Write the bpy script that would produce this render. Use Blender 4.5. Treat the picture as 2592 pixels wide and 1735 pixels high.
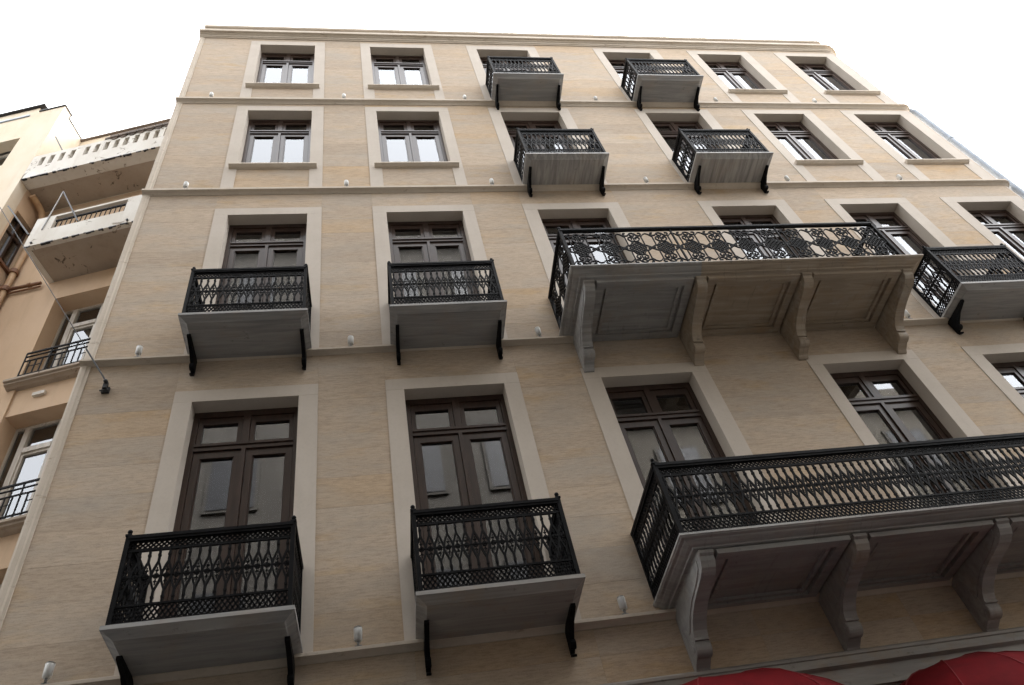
import bpy, math, random
from mathutils import Matrix, Vector

random.seed(7)
for _o in list(bpy.data.objects):
    bpy.data.objects.remove(_o)
SC = bpy.context.scene
COL = SC.collection
R = math.radians

# ------------------------------------------------------------------ camera
cam_data = bpy.data.cameras.new('camera')
cam_data.sensor_fit = 'HORIZONTAL'
cam_data.sensor_width = 36.0
cam_data.lens = 27.093
cam_data.clip_start = 0.05
cam_data.clip_end = 600.0
cam = bpy.data.objects.new('camera', cam_data)
COL.objects.link(cam)
yaw, pitch, roll = R(16.088), R(47.918), R(-14.951)
fw = Vector((math.sin(yaw) * math.cos(pitch), math.cos(yaw) * math.cos(pitch), math.sin(pitch)))
rt0 = Vector((math.cos(yaw), -math.sin(yaw), 0))
up0 = rt0.cross(fw)
rt = math.cos(roll) * rt0 + math.sin(roll) * up0
up = -math.sin(roll) * rt0 + math.cos(roll) * up0
mw = Matrix.Identity(4)
for i in range(3):
    mw[i][0], mw[i][1], mw[i][2] = rt[i], up[i], -fw[i]
mw[0][3], mw[1][3], mw[2][3] = 0.0, -6.45, 1.6
cam.matrix_world = mw
SC.camera = cam

# ------------------------------------------------------------------ sky, sun, exposure
SUN_EL, SUN_AZ = R(54), R(34)           # veiled sun behind the stone building, to the right
world = bpy.data.worlds.new('World')
SC.world = world
world.use_nodes = True
wt = world.node_tree
wt.nodes.clear()
w_out = wt.nodes.new('ShaderNodeOutputWorld')
w_bg = wt.nodes.new('ShaderNodeBackground')
w_bg.inputs['Strength'].default_value = 0.15
w_sky = wt.nodes.new('ShaderNodeTexSky')
w_sky.sky_type = 'NISHITA'
w_sky.sun_disc = False
w_sky.sun_elevation = SUN_EL
w_sky.sun_rotation = SUN_AZ
w_sky.air_density = 1.6
w_sky.dust_density = 6.0
w_sky.ozone_density = 1.0
w_hs = wt.nodes.new('ShaderNodeHueSaturation')
w_hs.inputs['Saturation'].default_value = 0.10    # overcast: nearly no blue left
wt.links.new(w_sky.outputs[0], w_hs.inputs['Color'])
wt.links.new(w_hs.outputs[0], w_bg.inputs['Color'])
wt.links.new(w_bg.outputs[0], w_out.inputs['Surface'])

sun_data = bpy.data.lights.new('sun', 'SUN')
sun_data.energy = 0.6
sun_data.angle = R(25)
sun_data.color = (1.0, 0.95, 0.88)
sun = bpy.data.objects.new('sun', sun_data)
COL.objects.link(sun)
sdir = Vector((math.sin(SUN_AZ) * math.cos(SUN_EL), math.cos(SUN_AZ) * math.cos(SUN_EL), math.sin(SUN_EL)))
sun.rotation_euler = (-sdir).to_track_quat('-Z', 'Y').to_euler()

SC.view_settings.view_transform = 'Standard'
SC.view_settings.look = 'None'
SC.view_settings.gamma = 1.0
SC.view_settings.use_curve_mapping = False
SC.view_settings.exposure = 3.05
SC.render.engine = 'CYCLES'
SC.cycles.max_bounces = 10
SC.cycles.diffuse_bounces = 5
SC.cycles.transparent_max_bounces = 24


# ------------------------------------------------------------------ materials
class NT:
    def __init__(self, name, rough=0.7, spec=0.3):
        self.m = bpy.data.materials.new(name)
        self.m.use_nodes = True
        self.t = self.m.node_tree
        self.b = self.t.nodes['Principled BSDF']
        self.b.inputs['Roughness'].default_value = rough
        self.b.inputs['Specular IOR Level'].default_value = spec
        self._geo = None

    def n(self, kind, **kw):
        nd = self.t.nodes.new(kind)
        for k, v in kw.items():
            if hasattr(nd, k):
                setattr(nd, k, v)
            else:
                nd.inputs[k.replace('_', ' ')].default_value = v
        return nd

    def l(self, a, b):
        self.t.links.new(a, b)

    def pos(self, sx=1, sy=1, sz=1, rand=0.0):
        if self._geo is None:
            self._geo = self.n('ShaderNodeNewGeometry')
        mp = self.n('ShaderNodeMapping')
        mp.inputs['Scale'].default_value = (sx, sy, sz)
        src = self._geo.outputs['Position']
        if rand:
            oi = self.n('ShaderNodeObjectInfo')
            ml = self.n('ShaderNodeMath', operation='MULTIPLY')
            ml.inputs[1].default_value = rand
            self.l(oi.outputs['Random'], ml.inputs[0])
            ad = self.n('ShaderNodeVectorMath', operation='ADD')
            self.l(src, ad.inputs[0])
            self.l(ml.outputs[0], ad.inputs[1])
            src = ad.outputs[0]
        self.l(src, mp.inputs['Vector'])
        return mp.outputs[0]

    def noise(self, vec, scale, detail=4.0, rough=0.55, dist=0.0):
        nd = self.n('ShaderNodeTexNoise')
        nd.inputs['Scale'].default_value = scale
        nd.inputs['Detail'].default_value = detail
        nd.inputs['Roughness'].default_value = rough
        nd.inputs['Distortion'].default_value = dist
        self.l(vec, nd.inputs['Vector'])
        return nd.outputs['Fac']

    def ramp(self, fac, stops):
        nd = self.n('ShaderNodeValToRGB')
        cr = nd.color_ramp
        while len(cr.elements) < len(stops):
            cr.elements.new(0.5)
        for e, (p, c) in zip(cr.elements, stops):
            e.position = p
            e.color = (*c, 1) if len(c) == 3 else c
        self.l(fac, nd.inputs['Fac'])
        return nd.outputs['Color']

    def mix(self, fac, a, b, mode='MIX'):
        nd = self.n('ShaderNodeMix', data_type='RGBA', blend_type=mode)
        for src, idx in ((fac, 0), (a, 6), (b, 7)):
            if isinstance(src, (int, float)):
                nd.inputs[idx].default_value = src
            elif isinstance(src, tuple):
                nd.inputs[idx].default_value = (*src, 1)
            else:
                self.l(src, nd.inputs[idx])
        return nd.outputs[2]

    def bump(self, h, strength=0.3, dist=0.01):
        nd = self.n('ShaderNodeBump')
        nd.inputs['Strength'].default_value = strength
        nd.inputs['Distance'].default_value = dist
        self.l(h, nd.inputs['Height'])
        self.l(nd.outputs[0], self.b.inputs['Normal'])

    def col(self, c):
        if isinstance(c, tuple):
            self.b.inputs['Base Color'].default_value = (*c, 1)
        else:
            self.l(c, self.b.inputs['Base Color'])


def G(v):
    return (v, v, v)


def mat_limestone():
    m = NT('banded_limestone', 0.85, 0.2)
    fine = m.noise(m.pos(8, 8, 58, rand=17.0), 1.0, 7, 0.78, 0.12)
    band = m.noise(m.pos(2.6, 2.6, 8, rand=31.0), 1.0, 7, 0.72, 0.15)
    base = m.ramp(band, [(0.25, (0.448, 0.358, 0.272)), (0.5, (0.484, 0.391, 0.300)), (0.75, (0.523, 0.428, 0.334))])
    oi = m.n('ShaderNodeObjectInfo')
    tone = m.ramp(oi.outputs['Random'], [(0.0, (0.90, 0.895, 0.89)), (0.25, (1.0, 0.99, 0.98)), (0.55, (1.03, 1.03, 1.03)),
                                         (0.75, (1.01, 0.985, 0.95)), (0.90, (1.03, 0.955, 0.84)), (0.95, (0.97, 0.975, 0.985)), (1.0, (0.96, 0.96, 0.96))])
    c = m.mix(1.0, base, tone, 'MULTIPLY')
    streak = m.ramp(fine, [(0.36, G(0.75)), (0.5, G(1.0)), (0.66, G(1.14))])
    c = m.mix(0.9, c, streak, 'MULTIPLY')
    # ochre blotches inside the stone and grey wash marks
    oc = m.ramp(m.noise(m.pos(1.1, 1.1, 3.2, rand=9.0), 1.3, 5), [(0.56, G(0)), (0.76, G(0.8))])
    c = m.mix(oc, c, m.mix(1.0, c, (1.03, 0.92, 0.70), 'MULTIPLY'))
    gr = m.ramp(m.noise(m.pos(0.45, 0.45, 1.3), 1.6, 5, 0.6), [(0.46, G(0)), (0.75, G(0.6))])
    c = m.mix(gr, c, (0.40, 0.375, 0.34))
    sp = m.ramp(m.noise(m.pos(70, 70, 110), 1.0, 2), [(0.32, G(0.72)), (0.42, G(1.0))])
    c = m.mix(0.7, c, sp, 'MULTIPLY')
    m.col(c)
    m.bump(fine, 0.2, 0.004)
    return m.m


def mat_smooth_stone(name, a, b, stain=0.35, rust=False):
    m = NT(name, 0.8, 0.22)
    n1 = m.noise(m.pos(1.2, 1.2, 1.2, rand=5.0), 1.5, 5, 0.6)
    c = m.ramp(n1, [(0.3, a), (0.7, b)])
    v = m.ramp(m.noise(m.pos(14, 14, 1.1), 1.0, 4), [(0.52, G(0)), (0.8, G(stain))])
    c = m.mix(v, c, tuple(x * 0.72 for x in a))
    if rust:
        rs = m.ramp(m.noise(m.pos(4.5, 4.5, 12), 1.0, 6, 0.7), [(0.60, G(0)), (0.74, G(0.7))])
        c = m.mix(rs, c, (0.20, 0.13, 0.075))
    sp = m.ramp(m.noise(m.pos(35, 35, 35), 1.0, 3), [(0.3, G(0.96)), (0.5, G(1.0))])
    c = m.mix(1.0, c, sp, 'MULTIPLY')
    m.col(c)
    m.bump(m.noise(m.pos(25, 25, 25), 1.0, 4), 0.06, 0.003)
    return m.m


def mat_marble(name, axis, light, dark, warm=0.0, drips=False):
    """grey streaked marble, veins along x or y, rusty blotches"""
    m = NT(name, 0.55, 0.35)
    sc = (1.2, 15, 9) if axis == 'x' else (13, 1.0, 9)
    v = m.noise(m.pos(*sc, rand=40.0), 1.0, 6, 0.62, 0.7)
    c = m.ramp(v, [(0.30, dark), (0.47, tuple(0.5 * (x + y) for x, y in zip(light, dark))), (0.62, light)])
    big = m.noise(m.pos(1.3, 1.3, 1.3, rand=13.0), 1.4, 4)
    c = m.mix(m.ramp(big, [(0.4, G(0)), (0.75, G(0.45))]), c, tuple(x * 0.75 for x in light))
    w = m.ramp(m.noise(m.pos(2.3, 2.3, 2.3, rand=7.0), 1.0, 6, 0.65), [(0.50, G(0)), (0.72, G(0.25 + warm))])
    c = m.mix(w, c, (0.36, 0.25, 0.15))
    d = m.ramp(m.noise(m.pos(9, 9, 9), 1.0, 5, 0.7), [(0.62, G(0)), (0.75, G(0.7))])
    c = m.mix(d, c, (0.10, 0.09, 0.08))
    if drips:
        k = m.ramp(m.noise(m.pos(17, 1.6, 2.2), 1.0, 5, 0.7), [(0.60, G(0)), (0.74, G(0.5))])
        c = m.mix(k, c, (0.07, 0.062, 0.055))
        wsh = m.ramp(m.noise(m.pos(3, 3, 3), 1.0, 6, 0.7), [(0.55, G(0)), (0.75, G(0.5))])
        c = m.mix(wsh, c, (0.46, 0.44, 0.41))
    m.col(c)
    return m.m


def mat_iron():
    m = NT('black_painted_iron', 0.5, 0.08)
    c = m.ramp(m.noise(m.pos(9, 9, 9), 1.0, 4), [(0.35, (0.003, 0.003, 0.0035)), (0.7, (0.008, 0.008, 0.009))])
    m.col(c)
    r = m.n('ShaderNodeMapRange')
    m.l(m.noise(m.pos(30, 30, 30), 1.0, 3), r.inputs[0])
    r.inputs[3].default_value = 0.4
    r.inputs[4].default_value = 0.65
    m.l(r.outputs[0], m.b.inputs['Roughness'])
    return m.m


def mat_wood(name, a, b, rough=0.38):
    m = NT(name, rough, 0.5)
    c = m.ramp(m.noise(m.pos(30, 30, 3), 1.0, 4, 0.6, 0.4), [(0.3, a), (0.7, b)])
    m.col(c)
    return m.m


def mat_plain(name, a, b=None, rough=0.7, spec=0.3, scale=4.0):
    m = NT(name, rough, spec)
    b = b or tuple(x * 0.86 for x in a)
    m.col(m.ramp(m.noise(m.pos(1, 1, 1), scale, 5, 0.6), [(0.35, b), (0.65, a)]))
    return m.m


def mat_plaster(name, a, b, dirt, crack=True):
    m = NT(name, 0.9, 0.15)
    c = m.ramp(m.noise(m.pos(1, 1, 0.5), 1.2, 5, 0.6), [(0.3, b), (0.7, a)])
    s = m.ramp(m.noise(m.pos(5, 5, 0.5), 1.0, 5, 0.65), [(0.55, G(0)), (0.8, G(0.4))])
    c = m.mix(s, c, dirt)
    if crack:
        k = m.ramp(m.noise(m.pos(3.2, 3.2, 3.2), 1.0, 7, 0.72, 1.2), [(0.60, G(0)), (0.63, G(0.9))])
        c = m.mix(k, c, tuple(x * 0.55 for x in dirt))
    m.col(c)
    m.bump(m.noise(m.pos(14, 14, 14), 1.0, 5), 0.25, 0.01)
    return m.m


def mat_glass(name='window_glass', ior=2.5):
    m = bpy.data.materials.new(name)
    m.use_nodes = True
    t = m.node_tree
    t.nodes.clear()
    out = t.nodes.new('ShaderNodeOutputMaterial')
    mx = t.nodes.new('ShaderNodeMixShader')
    fr = t.nodes.new('ShaderNodeFresnel')
    fr.inputs['IOR'].default_value = ior
    tr = t.nodes.new('ShaderNodeBsdfTransparent')
    tr.inputs['Color'].default_value = (0.92, 0.945, 0.94, 1)
    gl = t.nodes.new('ShaderNodeBsdfGlossy')
    gl.inputs['Roughness'].default_value = 0.015
    gl.inputs['Color'].default_value = (0.95, 0.97, 1.0, 1)
    t.links.new(fr.outputs[0], mx.inputs[0])
    t.links.new(tr.outputs[0], mx.inputs[1])
    t.links.new(gl.outputs[0], mx.inputs[2])
    t.links.new(mx.outputs[0], out.inputs['Surface'])
    return m


def mat_curtain():
    m = NT('sheer_curtain', 0.95, 0.05)
    w = m.noise(m.pos(9, 9, 0.6), 1.0, 4, 0.6)
    c = m.ramp(w, [(0.3, (0.80, 0.785, 0.73)), (0.7, (0.90, 0.89, 0.84))])
    f = m.ramp(m.noise(m.pos(3, 3, 70), 1.0, 2), [(0.35, G(0.82)), (0.6, G(1.0))])
    c = m.mix(1.0, c, f, 'MULTIPLY')
    m.col(c)
    return m.m


M = dict(
    lime=mat_limestone(),
    surround=mat_smooth_stone('smooth_pale_stone', (0.515, 0.455, 0.39), (0.57, 0.51, 0.445), 0.14),
    course=mat_smooth_stone('moulded_course_stone', (0.52, 0.45, 0.365), (0.60, 0.53, 0.45), 0.25, True),
    slab_x=mat_marble('grey_marble_slab', 'x', (0.36, 0.355, 0.345), (0.22, 0.22, 0.225)),
    slab_y=mat_marble('striped_grey_marble', 'y', (0.43, 0.42, 0.405), (0.17, 0.165, 0.165)),
    slab_w=mat_marble('stained_console_marble', 'x', (0.37, 0.35, 0.325), (0.23, 0.22, 0.21), 0.3),
    slab_g=mat_marble('weathered_grey_marble', 'x', (0.36, 0.355, 0.345), (0.23, 0.225, 0.22), 0.1, True),
    slab_b=mat_marble('weathered_brown_stone', 'x', (0.39, 0.325, 0.25), (0.26, 0.205, 0.15), 0.3, True),
    slab_p=mat_marble('weathered_pinkish_stone', 'x', (0.32, 0.30, 0.285), (0.20, 0.185, 0.175), 0.15, True),
    iron=mat_iron(),
    wood=mat_wood('dark_brown_window_wood', (0.028, 0.016, 0.012), (0.05, 0.028, 0.02), 0.3),
    glass=mat_glass(),
    curtain=mat_curtain(),
    room=mat_plain('dim_room_plaster', (0.16, 0.15, 0.14), rough=0.9),
    white=mat_plain('white_lamp_enamel', (0.78, 0.78, 0.76), (0.66, 0.66, 0.64), 0.4, 0.4),
    lens=mat_plain('lamp_lens', (0.5, 0.52, 0.54), rough=0.15, spec=0.6),
    peach=mat_plaster('peach_plaster', (0.60, 0.45, 0.325), (0.53, 0.385, 0.26), (0.38, 0.28, 0.20), False),
    cream=mat_plaster('cream_plaster', (0.66, 0.59, 0.49), (0.60, 0.50, 0.37), (0.45, 0.35, 0.24), False),
    soffit=mat_plaster('peeling_soffit_plaster', (0.42, 0.36, 0.30), (0.34, 0.28, 0.225), (0.18, 0.14, 0.11)),
    parapet=mat_plaster('white_washed_parapet', (0.70, 0.68, 0.64), (0.56, 0.52, 0.46), (0.34, 0.27, 0.20)),
    greywood=mat_wood('weathered_white_window_wood', (0.42, 0.38, 0.33), (0.62, 0.58, 0.53), 0.6),
    rust=mat_plain('brown_painted_pipe', (0.24, 0.12, 0.06), (0.13, 0.06, 0.035), 0.6),
    tan=mat_plain('tan_painted_pipe', (0.55, 0.38, 0.23), (0.42, 0.27, 0.16), 0.6),
    dark=mat_plain('dark_void', (0.03, 0.03, 0.032), rough=0.5),
    steel=mat_plain('grey_metal_pole', (0.32, 0.32, 0.31), (0.2, 0.2, 0.2), 0.4, 0.5),
    bluegrey=mat_plain('blue_grey_downpipe', (0.36, 0.41, 0.47), (0.29, 0.33, 0.39), 0.4, 0.4),
    tile=mat_plain('old_roof_tile', (0.20, 0.155, 0.125), (0.12, 0.10, 0.09), 0.85),
    red=mat_plain('red_awning_canvas', (0.15, 0.006, 0.009), (0.09, 0.004, 0.006), 0.85, 0.1, 3),
    darkred=mat_plain('red_awning_piping', (0.17, 0.006, 0.009), rough=0.7),
    asphalt=mat_plain('asphalt', (0.035, 0.035, 0.036), (0.025, 0.025, 0.026), 0.9, 0.2, 30),
    paving=mat_plain('paving_stone', (0.07, 0.068, 0.064), (0.05, 0.048, 0.046), 0.85, 0.2, 6),
    opp=mat_plaster('grey_street_plaster', (0.11, 0.102, 0.09), (0.08, 0.074, 0.066), (0.07, 0.062, 0.055), False),
    opp2=mat_plaster('buff_street_plaster', (0.13, 0.118, 0.10), (0.10, 0.09, 0.075), (0.08, 0.07, 0.06), False),
    violet=mat_plain('violet_blue_fascia', (0.09, 0.08, 0.22), (0.06, 0.055, 0.15), 0.5),
)


# ------------------------------------------------------------------ mesh helpers
class MB:
    def __init__(self):
        self.v, self.f, self.smooth = [], [], []

    def add(self, vs, fs, smooth=False):
        o = len(self.v)
        self.v += [tuple(p) for p in vs]
        self.f += [tuple(i + o for i in f) for f in fs]
        self.smooth += [smooth] * len(fs)
        return self

    def box(self, x0, x1, y0, y1, z0, z1):
        vs = [(x0, y0, z0), (x1, y0, z0), (x1, y1, z0), (x0, y1, z0), (x0, y0, z1), (x1, y0, z1), (x1, y1, z1), (x0, y1, z1)]
        return self.add(vs, [(0, 3, 2, 1), (4, 5, 6, 7), (0, 1, 5, 4), (1, 2, 6, 5), (2, 3, 7, 6), (3, 0, 4, 7)])

    def bar(self, a, b, w, d, nrm=(0, 1, 0)):
        """flat bar from a to b, width w in the plane across nrm, depth d along nrm"""
        a, b, nrm = Vector(a), Vector(b), Vector(nrm).normalized()
        t = (b - a).normalized()
        s = t.cross(nrm)
        if s.length < 1e-6:
            s = t.orthogonal()
        s = s.normalized() * (w / 2)
        n = nrm * (d / 2)
        vs = [a - s - n, a + s - n, a + s + n, a - s + n, b - s - n, b + s - n, b + s + n, b - s + n]
        return self.add(vs, [(0, 3, 2, 1), (4, 5, 6, 7), (0, 1, 5, 4), (1, 2, 6, 5), (2, 3, 7, 6), (3, 0, 4, 7)])

    def poly(self, pts, w, d, nrm=(0, 1, 0)):
        for a, b in zip(pts[:-1], pts[1:]):
            self.bar(a, b, w, d, nrm)
        return self

    def tube(self, pts, r, n=8, caps=True):
        pts = [Vector(p) for p in pts]
        rings = []
        for i, p in enumerate(pts):
            t = (pts[min(i + 1, len(pts) - 1)] - pts[max(i - 1, 0)]).normalized()
            s = t.cross(Vector((0, 0, 1)))
            if s.length < 1e-3:
                s = t.cross(Vector((1, 0, 0)))
            s.normalize()
            q = t.cross(s)
            rr = r[i] if isinstance(r, (list, tuple)) else r
            rings.append([p + rr * (math.cos(2 * math.pi * k / n) * s + math.sin(2 * math.pi * k / n) * q) for k in range(n)])
        vs = [v for ring in rings for v in ring]
        fs = []
        for i in range(len(pts) - 1):
            for k in range(n):
                fs.append((i * n + k, i * n + (k + 1) % n, (i + 1) * n + (k + 1) % n, (i + 1) * n + k))
        self.add(vs, fs, True)
        if caps:
            self.add(rings[0], [tuple(range(n))])
            self.add(rings[-1], [tuple(reversed(range(n)))])
        return self

    def prism(self, prof, x0, x1, axis='x'):
        """closed profile of (y,z) pushed along x (or of (x,z) along y)"""
        n = len(prof)
        if axis == 'x':
            vs = [(x0, a, b) for a, b in prof] + [(x1, a, b) for a, b in prof]
        else:
            vs = [(a, x0, b) for a, b in prof] + [(a, x1, b) for a, b in prof]
        fs = [(i, (i + 1) % n, n + (i + 1) % n, n + i) for i in range(n)]
        fs += [tuple(range(n)), tuple(reversed(range(n, 2 * n)))]
        return self.add(vs, fs)

    def sweep(self, path, prof):
        """path: (x, y, nx, ny); prof: open list of (out, z) from the wall, round and back to it"""
        k = len(prof)
        vs = [(x + nx * o, y + ny * o, z) for x, y, nx, ny in path for o, z in prof]
        fs = []
        for i in range(len(path) - 1):
            for j in range(k):
                fs.append((i * k + j, i * k + (j + 1) % k, (i + 1) * k + (j + 1) % k, (i + 1) * k + j))
        fs += [tuple(range(k)), tuple(reversed(range((len(path) - 1) * k, len(path) * k)))]
        return self.add(vs, fs)

    def sphere(self, c, r, n=8, m=6):
        vs = []
        for i in range(m + 1):
            a = math.pi * i / m
            for k in range(n):
                b = 2 * math.pi * k / n
                vs.append((c[0] + r * math.sin(a) * math.cos(b), c[1] + r * math.sin(a) * math.sin(b), c[2] + r * math.cos(a)))
        fs = [(i * n + k, (i + 1) * n + k, (i + 1) * n + (k + 1) % n, i * n + (k + 1) % n) for i in range(m) for k in range(n)]
        return self.add(vs, fs, True)

    def mesh(self, name, mat):
        me = bpy.data.meshes.new(name)
        me.from_pydata(self.v, [], self.f)
        me.materials.append(mat)
        if any(self.smooth):
            me.polygons.foreach_set('use_smooth', self.smooth)
        me.validate()
        me.update()
        return me


def obj(name, mb, mat, parent=None, loc=None, rot=None, scale=None):
    me = mb.mesh(name, mat) if isinstance(mb, MB) else mb
    o = bpy.data.objects.new(name, me)
    COL.objects.link(o)
    o.parent = parent
    if loc is not None:
        o.location = loc
    if rot is not None:
        o.rotation_euler = rot
    if scale is not None:
        o.scale = scale
    return o


def tag(o, label, cat, group=None):
    o['label'] = label
    o['category'] = cat
    if group:
        o['group'] = group
    return o


def thing(name, label, cat, loc=(0, 0, 0), rotz=0.0, group=None):
    o = bpy.data.objects.new(name, None)
    COL.objects.link(o)
    o.location = loc
    o.rotation_euler = (0, 0, rotz)
    o.empty_display_size = 0.3
    return tag(o, label, cat, group)


def struct(name, mb, mat):
    o = obj(name, mb, mat)
    o['kind'] = 'structure'
    return o


# ------------------------------------------------------------------ the street
struct('ground', MB().box(-150, 150, -150, 150, -0.3, -0.004), M['asphalt'])
struct('road', MB().box(-150, 150, -6.4, -1.5, -0.003, 0.0), M['asphalt'])
struct('pavement', MB().box(-3.3, 40, -1.5, 0.0, -0.003, 0.13), M['paving'])
struct('far_pavement', MB().box(-60, 60, -8.2, -6.4, -0.003, 0.004), M['paving'])

# ------------------------------------------------------------------ the stone building
XL, XR = -3.26, 12.19
CR = 0.10
COLS = [(-2.174, -1.972, -0.798, -0.581), (0.201, 0.415, 1.627, 1.819), (2.634, 2.86, 4.075, 4.293),
        (5.727, 5.916, 7.12, 7.358), (8.14, 8.346, 9.518, 9.769), (10.483, 10.72, 11.875, 12.155)]
#          wall zone bottom, zone top, door/window foot of each kind, opening top, surround top
FLOORS = {2: dict(z0=5.06, z1=8.965, oT=8.273, sT=8.455), 3: dict(z0=9.03, z1=12.92, oT=12.313, sT=12.501),
          4: dict(z0=13.02, z1=16.37, oT=16.073, sT=16.259), 5: dict(z0=16.50, z1=19.86, oT=19.512, sT=19.722)}
SLABZ = {2: 5.03, 3: 8.98, 4: 12.99, 5: 16.44}
SILLZ = {4: 13.86, 5: 17.22}
DOORS = {(2, c) for c in range(6)} | {(3, c) for c in range(6)} | {(4, 2), (4, 3), (5, 2), (5, 3)}

bld = thing('stone_building', 'tall beige limestone building with black iron balconies and dark brown windows', 'building', ((XL + XR) / 2, 0, 0))
BX = bld.location.x


def bobj(name, mb, mat, parent=None, **kw):
    """a piece of the stone building, modelled in world coordinates"""
    o = obj(name, mb, mat, parent or bld, **kw)
    if parent is None:
        o.location = (o.location.x - BX, o.location.y, o.location.z)
    return o


# backing wall with real holes for every window
wall = MB()
xs = [XL]
for c in COLS:
    xs += [c[0], c[3]]
xs.append(XR)
for i in range(0, len(xs) - 1, 2):                        # full-height piers
    wall.box(xs[i], xs[i + 1], 0.012, 0.40, 0.13, 19.95)
for ci, c in enumerate(COLS):
    prev = 4.3
    wall.box(c[0], c[3], 0.012, 0.40, 0.13, 4.3)
    for fl in (2, 3, 4, 5):
        f = FLOORS[fl]
        foot = f['z0'] + 0.0 if (fl, ci) in DOORS else SILLZ[fl] - 0.06
        wall.box(c[0], c[3], 0.012, 0.40, prev, foot)
        prev = f['sT']
    wall.box(c[0], c[3], 0.012, 0.40, prev, 19.95)
bobj('wall', wall, M['lime'])
side = MB()
side.box(XL, XL + 0.35, 0.40, 9.0, 0.13, 20.0)
bobj('side_wall', side, M['course'])
arc = [(XR + CR * math.sin(a), CR - CR * math.cos(a), math.sin(a), -math.cos(a)) for a in [R(90) * k / 10 for k in range(11)]]
corner_path = arc + [(XR + CR, 9.0, 1, 0)]
bobj('rounded_corner', MB().sweep(corner_path, [(0, 0.13), (0, 19.95), (-0.3, 19.95), (-0.3, 0.13)]), M['surround'])
rm = MB()
rm.box(XL + 0.35, 12.05, 3.0, 3.1, 0.2, 19.9)
for z in (4.75, 8.7, 12.7, 16.2, 19.80):
    rm.box(XL + 0.35, 12.05, 0.41, 3.0, z, z + 0.08)
for x in (-0.2, 2.2, 5.0, 7.7, 10.1):
    rm.box(x - 0.04, x + 0.04, 0.41, 3.0, 0.2, 19.8)
bobj('room_partition', rm, M['room'])
bobj('roof', MB().box(XL + 0.02, 12.2, 0.02, 9.0, 20.0, 20.06), M['course'])
# pale vertical bead at the left edge of the facade
bead = [(XL - 0.03, 0.05), (XL - 0.03, -0.012), (XL - 0.005, -0.022), (XL + 0.04, -0.022), (XL + 0.055, -0.012), (XL + 0.085, -0.012), (XL + 0.085, 0.05)]
bm_ = MB()
n_ = len(bead)
bm_.add([(x, y, 0.13) for x, y in bead] + [(x, y, 19.84) for x, y in bead],
        [(i, (i + 1) % n_, n_ + (i + 1) % n_, n_ + i) for i in range(n_)] + [tuple(reversed(range(n_))), tuple(range(n_, 2 * n_))])
bobj('corner_bead', bm_, M['course'])

# stone cladding, one object per slab
panel_mesh = {}


def panel(x0, x1, z0, z1, name='stone_panel'):
    g = 0.0004
    w, h = round(x1 - x0 - 2 * g, 4), round(z1 - z0 - 2 * g, 4)
    me = panel_mesh.get((w, h))
    if me is None:
        b = 0.0004
        mb = MB()
        mb.add([(-w / 2, 0.013, -h / 2), (w / 2, 0.013, -h / 2), (w / 2, 0.013, h / 2), (-w / 2, 0.013, h / 2),
                (-w / 2, b, -h / 2), (w / 2, b, -h / 2), (w / 2, b, h / 2), (-w / 2, b, h / 2),
                (-w / 2 + b, 0, -h / 2 + b), (w / 2 - b, 0, -h / 2 + b), (w / 2 - b, 0, h / 2 - b), (-w / 2 + b, 0, h / 2 - b)],
               [(0, 1, 5, 4), (1, 2, 6, 5), (2, 3, 7, 6), (3, 0, 4, 7), (4, 5, 9, 8), (5, 6, 10, 9), (6, 7, 11, 10), (7, 4, 8, 11), (8, 9, 10, 11)])
        me = panel_mesh[(w, h)] = mb.mesh('stone_panel', M['lime'])
    return bobj(name, me, None, loc=((x0 + x1) / 2, random.uniform(-0.0006, 0.0004), (z0 + z1) / 2))


piers = [(XL + 0.085, COLS[0][0])] + [(COLS[i][3], COLS[i + 1][0]) for i in range(5)] + [(COLS[5][3], XR)]
for fl, f in FLOORS.items():
    rows = {2: 10, 3: 10, 4: 8, 5: 8}[fl]
    hs = (f['z1'] - f['z0']) / rows
    for pi, (a, b) in enumerate(piers):
        if pi == 6:
            panel(a, b, f['z0'], f['z1'])
            continue
        for k in range(rows):
            panel(a, b, f['z0'] + k * hs, f['z0'] + (k + 1) * hs)
    for ci, c in enumerate(COLS):
        panel(c[0], c[3], f['sT'], f['z1'])
        if (fl, ci) not in DOORS:
            panel(c[1], c[2], f['z0'], SILLZ[fl] - 0.06)
# frieze under the lowest course
fx = [XL + 0.085, -1.37, 0.28, 1.9, 3.45, 5.0, 6.4, 8.1, 9.7, 11.2, XR]
for a, b in zip(fx[:-1], fx[1:]):
    panel(a, b, 4.735, 4.99, 'frieze_panel')
    panel(a, b, 4.475, 4.735, 'frieze_panel')

# string courses, cornice, shop entablature: one moulded sweep each, round the corner
fpath = [(XL - 0.035, 0, 0, -1), (XR, 0, 0, -1)] + [(x, y, a, b) for x, y, a, b in arc[1:]] + [(XR + CR, 3.0, 1, 0)]


def course(zt, zw, p=0.085, name='string_course'):
    h = zt - zw
    prof = [(-0.02, zt + 0.01), (p * 0.9, zt), (p, zt - 0.006), (p, zt - h * 0.5), (p - 0.012, zt - h * 0.52), (p * 0.78, zt - h * 0.55),
            (p * 0.45, zt - h * 0.68), (p * 0.2, zt - h * 0.85), (0.012, zw + 0.004), (-0.02, zw)]
    return bobj(name, MB().sweep(fpath, prof), M['course'])


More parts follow.
